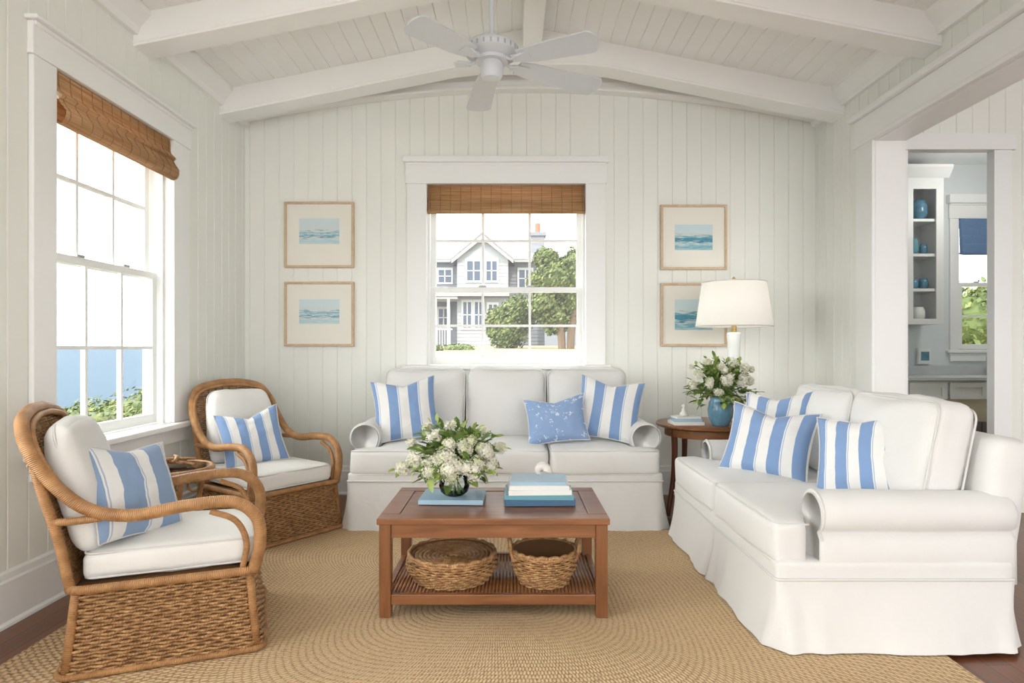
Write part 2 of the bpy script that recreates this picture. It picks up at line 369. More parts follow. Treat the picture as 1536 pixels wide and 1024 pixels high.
def beam(y0,y1,yl=0):
    n=24; xs=[XL+(XR-XL)*i/n for i in range(n+1)]
    zb=lambda x:min(zc(x)-.185,zc(XC)-.28)
    bot=[(x,zb(x)) for x in xs]
    top=[(x,zc(x)+.01) for x in reversed(xs)]
    b=B(); b.prism(bot+top,y0,y1,lambda p,q,a:(p,a,q))
    for yy in (y0,y1): b.tube([(x,yy,z+.02) for x,z in bot],.008,6)
    b.obj('ceiling_beam','ceil')
beam(4.76,4.94); beam(3.68,3.85); beam(2.60,2.77); beam(1.5,1.67); beam(.4,.57)
b=B(); b.box(XC-.07,XC+.07,YF,YB-.1,zc(XC)-.17,zc(XC)-.005,bev=.006); b.obj('ridge_beam','ceil')
b=B(); n=30; xs=[XL+(XR-XL)*i/n for i in range(n+1)]
arc=lambda x:3.05+.25*(1-((x-XC)/2.35)**2)
b.prism([(x,arc(x)) for x in xs]+[(x,zc(x)) for x in reversed(xs)],YB-.09,YB-.002,lambda p,q,a:(p,a,q))
b.tube([(x,YB-.09,arc(x)+.015) for x in xs],.014,6); b.tube([(x,YB-.09,arc(x)+.07) for x in xs],.008,6)
b.obj('trim_2','ceil')
b=B()
for sx,x in ((1,XL),(-1,XR)):
    b.prism([(x,3.02),(x+sx*.03,3.02),(x+sx*.04,3.06),(x+sx*.10,3.13),(x+sx*.10,3.17),(x,3.17)],YF,YB,lambda p,q,a:(p,a,q))
b.obj('trim_3','ceil')
def bb(name,fn,u0,u1):
    b=B(); b.prism([(0,0),(.022,0),(.022,.19),(.016,.20),(.014,.225),(.005,.235),(0,.235)],u0,u1,fn); b.prism([(.022,0),(.036,0),(.034,.012),(.022,.022)],u0,u1,fn); b.obj(name,'trim')
bb('baseboard_left',lambda p,q,a:(XL+p,a,q),YF,YB-.0)
bb('baseboard_back',lambda p,q,a:(a,YB-p,q),XL+.03,XR-.03)
bb('baseboard_right',lambda p,q,a:(XR-p,a,q),OY+.2,YB)
b=B(); b.box(XL-.1,7.2,YF,7.4,-.08,0); b.obj('floor','floor')

def window(name,u0,u1,z0,z1,F,cw0,cw1,zm,cap,stool=.07,depth=.13,cols=3,head=.17):
    root=empty(name)
    def bx(b,a0,a1,w0,w1,q0,q1,bev=0,mi=0):
        p=F(a0,w0); q=F(a1,w1); b.box(p[0],q[0],p[1],q[1],q0,q1,mi,None,bev)
    b=B()
    bx(b,u0-cw0,u0,-.025,0.0,z0,z1,.004); bx(b,u1,u1+cw1,-.025,0.0,z0,z1,.004)
    bx(b,u0-cw0-.01,u1+cw1+.01,-.03,0.0,z1,z1+head,.004); bx(b,u0-cw0-.03,u1+cw1+.03,-.065,0,z1+head,cap,.008)
    bx(b,u0-cw0-.005,u1+cw1+.005,-.04,0.0,z1+head-.02,z1+head,.004)
    bx(b,u0-cw0-.04,u1+cw1+.04,-stool,0.0,z0-.035,z0,.008); bx(b,u0-cw0,u1+cw1,-.025,0,z0-.13,z0-.035,.004)
    b.obj('casing','trim',root)
    b=B()
    bx(b,u0-.02,u0,0,depth+.05,z0-.02,z1+.02); bx(b,u1,u1+.02,0,depth+.05,z0-.02,z1+.02); bx(b,u0,u1,0,depth+.05,z1,z1+.02); bx(b,u0,u1,0,depth+.08,z0-.035,z0)
    bx(b,u0,u0+.02,.04,.06,z0,z1); bx(b,u1-.02,u1,.04,.06,z0,z1)
    b.obj('jamb','trim',root)
    def sash(nm,a,c,w):
        b=B(); st=.048
        bx(b,u0+.012,u0+.012+st,w,w+.035,a,c,.003); bx(b,u1-.012-st,u1-.012,w,w+.035,a,c,.003)
        bx(b,u0+.012+st,u1-.012-st,w,w+.035,a,a+(.06 if nm=='lower_sash' else .035),.003); bx(b,u0+.012+st,u1-.012-st,w,w+.035,c-.04,c,.003)
        ia=u0+.012+st; ib=u1-.012-st
        for i in range(1,cols):
            x=ia+(ib-ia)*i/cols; bx(b,x-.010,x+.010,w+.004,w+.03,a+.03,c-.03)
        zz=(a+c)/2; bx(b,ia,ib,w+.0035,w+.0305,zz-.010,zz+.010)
        b.obj(nm,'trim',root)
        b=B(); bx(b,ia,ib,w+.016,w+.019,a+.02,c-.02); b.obj(nm+'_glass','pane',root)
    sash('lower_sash',z0+.005,zm+.02,depth-.05); sash('upper_sash',zm-.02,z1-.005,depth)
    b=B(); uc=(u0+u1)/2
    for uu in (uc-.2,uc+.2): bx(b,uu-.03,uu+.03,depth-.05,depth-.01,zm+.02,zm+.035,.004)
    b.obj('sash_lock','metal',root)
FB=lambda u,w:(u,YB+w); FL=lambda u,w:(XL-w,u)
window('window_1',*BW,FB,.165,.165,1.69,2.77)
window('window_2',*LW,FL,.15,.20,1.66,2.71,stool=.08,head=.15)
window('window_added_left',*LW_ADDED,FL,.15,.15,1.66,2.71,stool=.08,head=.15,cols=5)  # added window out of view, lets in more light from the left

def shade(name,prof,a0,a1,fn,slat=.0048):
    root=empty(name); b=B()
    path=cr([(p[0],0,p[1]) for p in prof],10); 
    out=[path[0]]; acc=0
    for i in range(1,len(path)):
        seg=(path[i]-path[i-1]).length
        while acc+seg>=slat*1.75:
            t=(slat*1.75-acc)/seg; q=path[i-1].lerp(path[i],t); out.append(q); path[i-1]=q; seg=(path[i]-q).length; acc=0
        acc+=seg
    for i,q in enumerate(out):
        j=R.uniform(-.001,.001); b.tube([fn(a0,q.x+j,q.z),fn((a0+a1)/2,q.x+j,q.z),fn(a1,q.x+j,q.z)],slat*R.uniform(.8,1.1),6)
    b.obj('bamboo_slats','bamboo',root,True)
    b=B(); k=int((a1-a0)/.085)
    for i in range(k+1):
        a=a0+.02+(a1-a0-.04)*i/k
        b.tube([fn(a,q.x-.006,q.z) for q in out],.0018,5)
    b.obj('stitching','wicker',root)
    b=B(); pts=[fn(a0+.003,-.0,prof[0][1]-.0),fn(a1-.003,.03,prof[0][1]-.03)]
    b.box(pts[0][0],pts[1][0],pts[0][1],pts[1][1],pts[0][2],pts[1][2]); b.obj('headrail','bamboo',root)
shade('bamboo_window_shade',[(-.01,2.545),(-.012,2.47),(-.02,2.43),(-.035,2.415),(-.02,2.40),(-.03,2.36),(-.045,2.335),(-.03,2.315),(-.01,2.32),(0.0,2.36),(.005,2.45)],BW[0]+.005,BW[1]-.005,lambda a,o,z:(a,YB+o+.035,z))
shade('bamboo_window_shade',[(-.03,2.535),(-.035,2.46),(-.05,2.435),(-.07,2.415),(-.055,2.40),(-.07,2.37),(-.09,2.34),(-.085,2.30),(-.055,2.28),(-.03,2.30),(-.01,2.33),(-.005,2.42)],LW[0]+.012,LW[1]-.012,lambda a,o,z:(XL-o-.03,a,z))

# ------------------------------------------------------------------ kitchen beyond
KY=4.62
b=B(); f=lambda u,v,d:(u,KY-d,v)
sheet(b,2.70,2.86,0,2.66,f,.12); sheet(b,3.51,7.1,0,2.66,f,.12); sheet(b,2.70,7.1,2.66,3.3,f,.12)
b.obj('wall_hall','wall')
b=B()
b.box(2.72,3.66,KY-.03,KY+.055,2.64,2.76,bev=.004); b.box(2.80,2.875,KY-.025,KY+.05,0,2.639,bev=.003); b.box(3.50,3.63,KY-.025,KY+.05,0,2.639,bev=.003)
b.obj('trim_4','trim')
b=B(); b.box(2.5,7.2,YF,7.4,3.3,3.4); b.obj('ceiling_kitchen','trim')
KB=7.25; kw=(5.10,5.95,1.18,2.68)
b=B()
b.box(2.7,kw[0],KB,KB+.1,0,3.3); b.box(kw[1],7.2,KB,KB+.1,0,3.3); b.box(kw[0],kw[1],KB,KB+.1,0,kw[2]); b.box(kw[0],kw[1],KB,KB+.1,kw[3],3.3)
b.obj('wall_kitchen_back','kitwall')
b=B(); b.box(7.1,7.2,YF,7.35,0,3.3); b.obj('wall_kitchen_right','kitwall')
b=B(); b.box(2.66,2.76,KY+.06,KB,0,3.3); b.obj('wall_kitchen_left','kitwall')
window('window_3',*kw,lambda u,w:(u,KB+w),.10,.10,1.93,2.95,stool=.05,depth=.06,cols=2)
root=empty('blue_roman_shade'); b=B()
for i in range(4):
    z=2.64-i*.095; b.soft(((kw[0]+kw[1])/2,KB-.035-.006*i,z-.03),((kw[1]-kw[0])/2,.022+.003*i,.065),.02,8,wr=.004)
b.obj('folded_fabric','blueshade',root,True)
root=empty('open_shelf_cabinet'); b=B(); x0,x1,y0,y1,z0,z1=3.7,4.69,6.9,KB-.01,1.46,3.05
b.box(x0,x0+.03,y0+.001,y1,z0+.001,z1); b.box(x1-.03,x1-.001,y0+.001,y1,z0+.001,z1); b.box(x0+.03,x1-.03,y1-.02,y1-.002,z0+.03,z1)
for z in (z0+.002,z0+.36,z0+.74,z0+1.12,z1-.03): b.box(x0+.03,x1-.03,y0+.003,y1-.02,z,z+.03)
b.box(x1-.08,x1,y0-.02,y0,z0+.06,z1-.12); b.box(x0,x0+.08,y0-.02,y0,z0+.06,z1-.12); b.box(4.27,4.36,y0-.02,y0,z0+.06,z1-.12); b.box(x0,x1,y0-.02,y0,z1-.12,z1); b.box(x0,x1,y0-.02,y0,z0,z0+.06)
b.prism([(-.021,0),(-.09,.10),(-.09,.13),(0,.13)],x0-.05,x1+.06,lambda p,q,a:(a,y0+p,z1+q)); b.box(x0,x1,y0+.002,y1,z1+.001,z1+.12)
b.obj('cabinet_frame','kitcab',root)
b=B(); cols=['blueceramic','bookteal','glasswhite']
for z,items in ((z0+.033,[(4.50,.07,.16,2)]),(z0+.391,[(4.45,.05,.11,0),(4.56,.05,.12,0)]),(z0+.771,[(4.45,.05,.18,1),(4.56,.04,.12,0)]),(z0+1.151,[(4.50,.09,.22,0)]),(z0+.033,[(4.0,.07,.16,2)]),(z0+.391,[(3.95,.06,.15,0)]),(z0+.771,[(4.0,.06,.18,2)])):
    for x,r,h,mi in items:
        b.lathe([(r*.6,z),(r,z+h*.3),(r,z+h*.7),(r*.75,z+h),(r*.7,z+h),(r*.6,z+h*.5)],16,mi,cx=x,cy=7.02)
b.obj('pottery',cols,root,True)
root=empty('kitchen_base_cabinet'); b=B(); b.box(3.7,6.9,6.64,KB-.01,.08,.86)
b.box(3.7,6.9,6.70,KB-.01,0,.08)
x=3.72
while x<6.8:
    for (q0,q1) in ((.12,.62),(.65,.84)):
        b.box(x+.015,x+.395,6.622,6.639,q0+.005,q1-.005); b.box(x+.01,x+.40,6.605,6.62,q0,q0+.05); b.box(x+.01,x+.40,6.605,6.62,q1-.05,q1); b.box(x+.01,x+.06,6.605,6.62,q0+.05,q1-.05); b.box(x+.35,x+.40,6.605,6.62,q0+.05,q1-.05)
    x+=.42
b.obj('cabinet_body','kitcab',root)
b=B(); b.box(3.68,6.92,6.58,KB-.01,.861,.90,bev=.006); b.box(3.68,6.92,KB-.03,KB-.011,.901,1.0); b.obj('countertop','counter',root)
b=B(); b.tube(cr([(5.35,7.12,.90),(5.35,7.12,1.12),(5.35,7.04,1.2),(5.35,6.96,1.14)],6),.014,8); b.obj('faucet','metal',root,True)
b=B(); b.box(4.62,4.77,7.20,7.235,1.02,1.2,bev=.004); b.box(4.65,4.74,7.194,7.199,1.06,1.16,1); b.obj('tile_plaque',['glasswhite','blueceramic'],None)
root=empty('added_kitchen_light',(4.9,6.0,3.3)); b=B(); b.lathe([(0,0),(.16,0),(.16,-.03),(.14,-.06),(.08,-.09),(0,-.10)],28); b.obj('added_globe','lampshade',root,True)  # added fixture out of view, holds the kitchen fill light
def plight(name,loc,e,col=(1,.96,.9),r=.15,parent=None):
    l=bpy.data.lights.new(name,'POINT'); l.energy=e; l.color=col; l.shadow_soft_size=r; o=bpy.data.objects.new(name,l); sc.collection.objects.link(o); o.location=loc
    if parent: o.parent=parent
plight('added_fill_bulb',(0,0,-.45),20,(1,.98,.95),parent=root,r=.2)  # added fill that brightens the dark kitchen

# ------------------------------------------------------------------ exterior
def terrain(name,mat,rows):
    b=B(); vs=[]; n=len(rows[0])
    for r in rows: vs+=r
    b.add(vs,[(i*n+j,i*n+j+1,(i+1)*n+j+1,(i+1)*n+j) for i in range(len(rows)-1) for j in range(n-1)]); return b.obj(name,mat)
terrain('yard_ground','grass',[[(-2.3,5.6,-.7),(-1.2,5.6,.55),(30,5.6,.55)],[(-3.2,9,-.7),(-2.0,9,.95),(30,9,.95)],[(-7,20,-.9),(-5.0,20,1.2),(30,20,1.2)],[(-18,60,-5),(-15,60,2.0),(50,60,2.0)]])
terrain('coast_ground','grass',[[(-2.35,-6,-.6),(-2.35,14,-.65)],[(-8,-6,-.7),(-8,14,-.75)],[(-12,-6,-5.2),(-12,18,-5.2)]])
terrain('ocean_surface','sea',[[(-6000,-3000,-5),(-6000,9000,-5)],[(-6.5,-3000,-5),(-6.5,9000,-5)]])
def leafpt(b,p,d,up,s,w,mi):
    d=d.normalized(); sd=d.cross(up); sd=sd.normalized() if sd.length>1e-4 else d.orthogonal().normalized(); nn=sd.cross(d)
    vs=[p,p+d*s*.35+sd*w*.5+nn*w*.12,p+d*s*.75+sd*w*.38+nn*w*.08-nn*s*.05,p+d*s-nn*s*.16,p+d*s*.75-sd*w*.38+nn*w*.08-nn*s*.05,p+d*s*.35-sd*w*.5+nn*w*.12,p+d*s*.5-nn*s*.03]
    b.add(vs,[(0,1,6),(1,2,6),(2,3,6),(3,4,6),(4,5,6),(5,0,6)],mi)
def foliage(b,c,rad,n,s):
    c=Vector(c)
    for i in range(n):
        d=Vector((R.gauss(0,1),R.gauss(0,1),R.gauss(0,1))).normalized(); k=R.uniform(.75,1.0)*(1+.30*noise.noise(d*3.3+c))
        p=c+Vector((d.x*rad[0],d.y*rad[1],d.z*rad[2]))*k
        q=(d+Vector((R.gauss(0,.6),R.gauss(0,.6),R.gauss(0,.6)))).normalized()
        a=q.orthogonal().normalized(); e=q.cross(a); ss=s*R.uniform(.6,1.3)
        b.add([p-a*ss,p-e*ss*.5,p+a*ss,p+e*ss*.5],[(0,1,2,3)],R.choice((0,0,1)))
def shrub(name,blobs,n,s,trunk=None):
    root=empty(name); b=B()
    for c,r in blobs: foliage(b,c,r,n,s)
    for c,r in blobs: b.soft(c,(r[0]*.75,r[1]*.75,r[2]*.75),min(r)*.74,6,wr=.0,mi=0)
    b.obj('leaves',['bush','bush2'],root)
    if trunk:
        b=B()
        for t in trunk: b.tube(cr(t,5),.12,7)
        b.obj('trunk','trunk',root)
shrub('yard_bush',[((-.15,20,1.75),(.65,.6,.6)),((.2,20.2,2.3),(.6,.5,.6)),((-.45,20,2.0),(.4,.4,.5))],2600,.06)
shrub('yard_tree',[((1.3,19,3.3),(.7,.6,.65)),((1.0,19,3.9),(.35,.4,.3)),((1.9,19.3,2.7),(.7,.6,.8)),((.95,19,2.6),(.5,.5,.55)),((1.3,19.2,2.2),(.5,.5,.6)),((2.1,19,3.5),(.7,.6,.8)),((.75,19,3.2),(.3,.4,.3))],2000,.065,[[(1.5,19,1.1),(1.45,19,1.9),(1.3,19,2.6)],[(1.75,19,1.1),(1.8,19,1.9),(2.0,19,2.6)]])
shrub('yard_bush',[((-2.5,17,1.15),(.7,.4,.22)),((-1.5,18,1.15),(.5,.4,.18))],900,.05)
shrub('coast_bush',[((-3.55,5.2,.16),(.5,.6,.42)),((-4.2,6.2,.24),(.6,.7,.42)),((-4.3,7.4,.20),(.7,.7,.52)),((-5.2,6.8,.06),(.7,.9,.45)),((-3.5,6.2,.22),(.45,.6,.5)),((-3.4,4.5,.06),(.4,.5,.42)),((-5.6,8.6,.0),(.9,.9,.5)),((-4.6,9.2,.1),(.7,.8,.55)),((-3.9,5.6,-.2),(.8,1.4,.5)),((-6.2,7.6,-.2),(.9,.9,.45)),((-4.8,7.6,-.3),(1.2,1.4,.6)),((-3.2,4.0,-.35),(.5,1.2,.4))],3000,.03)
shrub('kitchen_bush',[((8.9,12,1.6),(1.2,.8,.8)),((9.9,12.5,1.9),(1,.8,.7))],2500,.07)
root=empty('neighbor_house'); b=B(); HY=26
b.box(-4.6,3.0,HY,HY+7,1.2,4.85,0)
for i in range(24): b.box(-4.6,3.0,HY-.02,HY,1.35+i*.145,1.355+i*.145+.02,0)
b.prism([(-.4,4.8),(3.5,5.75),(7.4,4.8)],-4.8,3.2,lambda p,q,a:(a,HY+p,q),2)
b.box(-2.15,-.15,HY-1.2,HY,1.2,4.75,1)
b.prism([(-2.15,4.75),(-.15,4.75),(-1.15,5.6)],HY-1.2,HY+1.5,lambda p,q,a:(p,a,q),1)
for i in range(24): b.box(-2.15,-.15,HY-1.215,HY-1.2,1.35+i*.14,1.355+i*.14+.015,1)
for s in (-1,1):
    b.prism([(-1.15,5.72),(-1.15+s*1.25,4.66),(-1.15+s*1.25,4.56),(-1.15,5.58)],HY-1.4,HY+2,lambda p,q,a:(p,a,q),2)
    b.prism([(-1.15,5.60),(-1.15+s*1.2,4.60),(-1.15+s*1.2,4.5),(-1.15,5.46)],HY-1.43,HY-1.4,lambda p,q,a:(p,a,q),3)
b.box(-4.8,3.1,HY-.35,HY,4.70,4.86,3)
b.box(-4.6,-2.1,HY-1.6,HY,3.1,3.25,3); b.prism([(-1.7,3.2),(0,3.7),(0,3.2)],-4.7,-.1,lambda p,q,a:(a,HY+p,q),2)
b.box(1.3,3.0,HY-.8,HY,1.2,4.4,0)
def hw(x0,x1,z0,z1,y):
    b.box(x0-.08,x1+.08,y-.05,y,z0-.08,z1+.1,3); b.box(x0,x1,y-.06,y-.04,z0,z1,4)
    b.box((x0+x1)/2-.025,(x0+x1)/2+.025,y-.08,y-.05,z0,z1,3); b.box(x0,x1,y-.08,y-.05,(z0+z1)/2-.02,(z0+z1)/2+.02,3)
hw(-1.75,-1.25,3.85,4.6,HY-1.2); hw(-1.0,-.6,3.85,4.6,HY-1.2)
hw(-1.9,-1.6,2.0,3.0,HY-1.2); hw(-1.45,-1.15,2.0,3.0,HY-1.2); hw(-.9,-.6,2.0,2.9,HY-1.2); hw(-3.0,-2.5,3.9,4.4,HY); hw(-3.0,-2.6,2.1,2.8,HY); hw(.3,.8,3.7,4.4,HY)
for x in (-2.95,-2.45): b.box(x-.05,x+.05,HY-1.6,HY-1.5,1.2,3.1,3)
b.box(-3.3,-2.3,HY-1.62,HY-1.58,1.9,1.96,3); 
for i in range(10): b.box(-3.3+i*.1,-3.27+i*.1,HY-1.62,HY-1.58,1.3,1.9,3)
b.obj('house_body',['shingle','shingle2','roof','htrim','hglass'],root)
b=B(); b.box(.85,1.45,HY+2.2,HY+2.8,5.0,6.35,0); b.box(.78,1.52,HY+2.13,HY+2.87,6.2,6.36,0); b.lathe([(.14,6.35),(.12,6.8)],12,1,cx=1.15,cy=HY+2.5)
b.obj('chimney',['shingle','brick'],root)

# ------------------------------------------------------------------ rug
b=B(); ca,cb,c0=(-.12,2.62),(1.80,1.60),(-.08,3.12); seg=160; rings=40
def se(a,ex=4.0):
    c,s_=cos(a),sin(a); return (math.copysign(abs(c)**(2/ex),c),math.copysign(abs(s_)**(2/ex),s_))
per=[Vector((se(2*pi*k/seg)[0]*cb[0],se(2*pi*k/seg)[1]*cb[1],0)) for k in range(seg)]
plen=[0]
for k in range(seg): plen.append(plen[-1]+(per[(k+1)%seg]-per[k]).length)
vs=[Vector((c0[0],c0[1],.012))]; 
for i in range(1,rings+1):
    t=i/rings; ccx=c0[0]*(1-t)+ca[0]*t; ccy=c0[1]*(1-t)+ca[1]*t
    for k in range(seg): vs.append(Vector((ccx+per[k].x*t,ccy+per[k].y*t,.012)))
for k in range(seg): vs.append(Vector((ca[0]+per[k].x*1.004,ca[1]+per[k].y*1.004,.0005)))
fs=[];uv=[]
for k in range(seg):
    k2=(k+1)%seg; fs.append((0,1+k,1+k2)); uv.append([(0,plen[k]),(1.7/rings,plen[k]),(1.7/rings,plen[k+1])])
    for i in range(rings):
        a=1+i*seg; c=1+(i+1)*seg
        u0=1.7*(i+1)/rings; u1=1.7*(i+2)/rings
        fs.append((a+k,c+k,c+k2,a+k2)); uv.append([(u0,plen[k]),(u1,plen[k]),(u1,plen[k+1]),(u0,plen[k+1])])
b.add(vs,fs,0,uv); b.obj('sisal_rug','rug')
RZ=.0125

# ------------------------------------------------------------------ sofas
def sofa(name,W,D,nseat,nback,loc,rz,armtop=.69,backtop=1.03,seattop=.53,H=.32,fr=.13,frameh=.31,cy=-.30,tilt=-.06,fy=-.12,ctilt=-.17,armx=-.06):
    root=empty(name,loc,rz); hw_=W/2; aw=.17
    b=B()
    stepn=260; hx,hy=hw_,D/2
    def per(t):
        P=2*(2*hx+2*hy); d=t*P
        if d<2*hx: return Vector((-hx+d,0,0)),Vector((0,-1,0)),min(d,2*hx-d,abs(d-hx)+ (0 if nseat%2==0 else 9))
        d-=2*hx
        if d<2*hy: return Vector((hx,d,0)),Vector((1,0,0)),min(d,2*hy-d)
        d-=2*hy
        if d<2*hx: return Vector((hx-d,2*hy,0)),Vector((0,1,0)),min(d,2*hx-d)
        d-=2*hx
        return Vector((-hx,2*hy-d,0)),Vector((-1,0,0)),min(d,2*hy-d)
    rows=9; vs=[]
    for j in range(rows+1):
        h=j/rows
        for i in range(stepn):
            p,nrm,e=per(i/stepn)
            q=1-h
            fold=-.032*math.exp(-(e/.013)**2)*q + .022*q*noise.noise(p*4.5+Vector((loc[0],0,0))) +.008*q*noise.noise(p*14)+.010*q*math.exp(-((e-.045)/.03)**2)
            pos=p+nrm*(.035*q*q+.012*q+fold)
            vs.append(Vector((pos.x,pos.y,.004+h*H)))
    b.add(vs,[(j*stepn+i,j*stepn+(i+1)%stepn,(j+1)*stepn+(i+1)%stepn,(j+1)*stepn+i) for j in range(rows) for i in range(stepn)])
    b.tube(rrect(hx+.003,hy+.003,.02,H+.004,0,hy),.006,6,True,1)
    b.obj('skirt',['fabric','pipe'],root,True)
    b=B(); b.soft((0,D/2,(H-.03+seattop-.16)/2),(hw_,D/2,(seattop-.16-H+.03)/2+.01),.02,14,wr=.001); b.obj('seat_base','fabric',root,True)
    for sx in (-1,1):
        b=B(); xin=hw_-aw; r=.098 if armtop>.66 else .088; cx=hw_-.085; cz=armtop-r
        prof=[(xin+.01,H-.02),(hw_-.005,H-.02),(hw_-.008,cz-.10)]
        a0=-pi*.30; a1=pi+.12*pi
        for i in range(19):
            a=a0+(a1-a0)*i/18; prof.append((cx+r*1.04*cos(a),cz+r*sin(a)))
        prof.append((xin+.008,cz-.09))
        cen=Vector((hw_-.085,armtop-.14)); n=len(prof); vs=[]
        ya=D+armx
        ys=[(fr,.90),(fr+.006,.965),(fr+.02,1.0)]+[(fr+.02+(ya-fr-.02)*i/8,1.0) for i in range(1,9)]+[(ya+.02,.9)]
        for (y,s) in ys:
            for (px,pz) in prof:
                x=cen.x+(px-cen.x)*s; z=cen.y+(pz-cen.y)*s if pz>H+.02 else pz
                w=noise.noise_vector(Vector((x*5+loc[0],y*5,z*5)))*.007
                vs.append(Vector((sx*(x+w.x),y,z+w.z)))
        m_=len(ys); fs=[tuple(range(n)),tuple(range((m_-1)*n,m_*n))]+[(j*n+i,j*n+(i+1)%n,(j+1)*n+(i+1)%n,(j+1)*n+i) for j in range(m_-1) for i in range(n)]
        b.add(vs,fs,0)
        pp=[(sx*(cen.x+(px-cen.x)*.985),fr+.010,cen.y+(pz-cen.y)*.985) for px,pz in prof[2:]]
        b.tube(pp,.0055,6,mi=1)
        b.obj('arm',['fabric','pipe'],root,True)
    b=B(); T=Matrix.Translation((0,D+fy,.28))@Matrix.Rotation(tilt,4,'X')
    b.soft((0,0,frameh-.01),(hw_-.035,.085,frameh),.06,16,wr=.005,T=T,seed=2)
    b.obj('back_frame','fabric',root,True)
    iw=2*(hw_-aw); cw=iw/nseat; st=seattop
    for i in range(nseat):
        cx=-iw/2+cw*(i+.5); hx_=cw/2-.003; y0=-.005; y1=D-.20; hyc=(y1-y0)/2; hz=.088
        side=-1 if i==0 else (1 if i==nseat-1 else 0); ear=aw-.012
        def warp(p,side=side,hx_=hx_,hyc=hyc,ear=ear):
            p=p.copy()
            if side and p.x*side>hx_*.45:
                f=min(1,(p.x*side-hx_*.45)/(hx_*.5)); yy=p.y+hyc
                st_=1-min(1,max(0,(yy-(fr-.03))/.03)); p.x+=side*ear*f*st_
            return p
        b=B(); b.soft((cx,(y0+y1)/2,st-hz),(hx_,hyc,hz),.035,26,crown=.024,front=.014,wr=.008,warp=warp,seed=i+loc[0])
        for sz in (1,-1):
            pts=[]
            for p in rrect(hx_-.008,hyc-.008,.03,0,k=4): pts.append(p)
            dp=[]
            for a in range(len(pts)):
                p,q=pts[a],pts[(a+1)%len(pts)]; m_=max(1,int((q-p).length/.02))
                for t in range(m_): dp.append(p.lerp(q,t/m_))
            dp=[warp(p)+Vector((cx,(y0+y1)/2,st-hz+sz*(hz-.010))) for p in dp]
            b.tube(dp,.0048,6,True,1)
        b.obj('seat_cushion',['fabric','pipe'],root,True)
    bw=(iw+.10)/nback
    for i in range(nback):
        cx=-(iw+.10)/2+bw*(i+.5); hh=(backtop-st+.03)/2
        T=Matrix.Translation((cx,D+cy,st-.02))@Matrix.Rotation(ctilt,4,'X')
        b=B(); b.soft((0,0,hh),(bw/2-.004,.095,hh),.06,20,front=.052,wr=.014,T=T,seed=5+i+loc[1],crown=.018)
        for sy in (-1,1):
            pts=[(p.x,sy*(.078),hh+p.y) for p in rrect(bw/2-.010,hh-.010,.055,0)]
            b.tube(pts,.0048,6,True,1,T=T)
        b.obj('back_cushion',['fabric','pipe'],root,True)
    return root
sofa('sofa',2.08,.95,3,3,(-.045,4.17,.0),0)
sofa('sofa',1.58,.94,2,2,(1.045,3.29,RZ),-pi/2,armtop=.61,backtop=.955,seattop=.495,H=.27,fr=.175,frameh=.28,cy=-.22,tilt=-.16,fy=-.04,ctilt=-.20,armx=0)

# ------------------------------------------------------------------ pillows
def pillow(w,h,t,c,yaw,lean,spin,mat,chop=.10,seed=0):
    n=22
    def P(i,j,s):
        u=i/n*2-1; v=j/n*2-1
        x=w/2*u*(1-.09*(1-v*v)); z=h/2*v*(1-.09*(1-u*u))
        if v>0: z-=chop*h*(v**2)*(1-abs(u))**1.6
        th=t/2*((1-u*u)*(1-v*v))**.42*(1+.12*noise.noise(Vector((u*1.6+seed,v*1.6,s*3))))
        wv=noise.noise(Vector((u*5+seed,v*5,s)))*.009*(1-max(abs(u),abs(v))**4)
        return Vector((x,s*(th+wv),z))
    b=B()
    for s in (-1,1):
        g=[[P(i,j,s) for j in range(n+1)] for i in range(n+1)]
        vs=[g[i][j] for i in range(n+1) for j in range(n+1)]; fs=[];uv=[]
        for i in range(n):
            for j in range(n):
                f=[i*(n+1)+j,(i+1)*(n+1)+j,(i+1)*(n+1)+j+1,i*(n+1)+j+1]; q=[(i/n,j/n),((i+1)/n,j/n),((i+1)/n,(j+1)/n),(i/n,(j+1)/n)]
                if s==1: f.reverse(); q.reverse()
                fs.append(f); uv.append(q)
        b.add(vs,fs,0,uv)
    edge=[P(i,0,0) for i in range(n)]+[P(n,j,0) for j in range(n)]+[P(n-i,n,0) for i in range(n)]+[P(0,n-j,0) for j in range(n)]
    b.tube(edge,.004,5,True,1)
    o=b.obj('throw_pillow',[mat,'pipe'] ,None,True)
    o.matrix_world=Matrix.Translation(c)@Matrix.Rotation(yaw,4,'Z')@Matrix.Rotation(-lean,4,'X')@Matrix.Rotation(spin,4,'Y')
    return o
pillow(.46,.46,.15,(-.76,4.52,.765),rd(8),rd(20),rd(-6),'stripe',seed=1)
pillow(.46,.46,.15,(.69,4.52,.765),rd(-10),rd(20),rd(8),'stripe',seed=2)
pillow(.43,.34,.15,(.31,4.44,.70),rd(-4),rd(22),rd(-7),'print',seed=3,chop=.12)
pillow(.47,.40,.16,(1.42,3.50,.685),rd(-36),rd(24),rd(6),'stripe2',seed=4,chop=.12)
pillow(.42,.42,.14,(1.57,3.77,.74),rd(-50),rd(20),rd(-4),'stripe',seed=5)
pillow(.40,.41,.15,(1.63,2.97,.69),rd(-50),rd(22),rd(-8),'stripe2',seed=6,chop=.06)

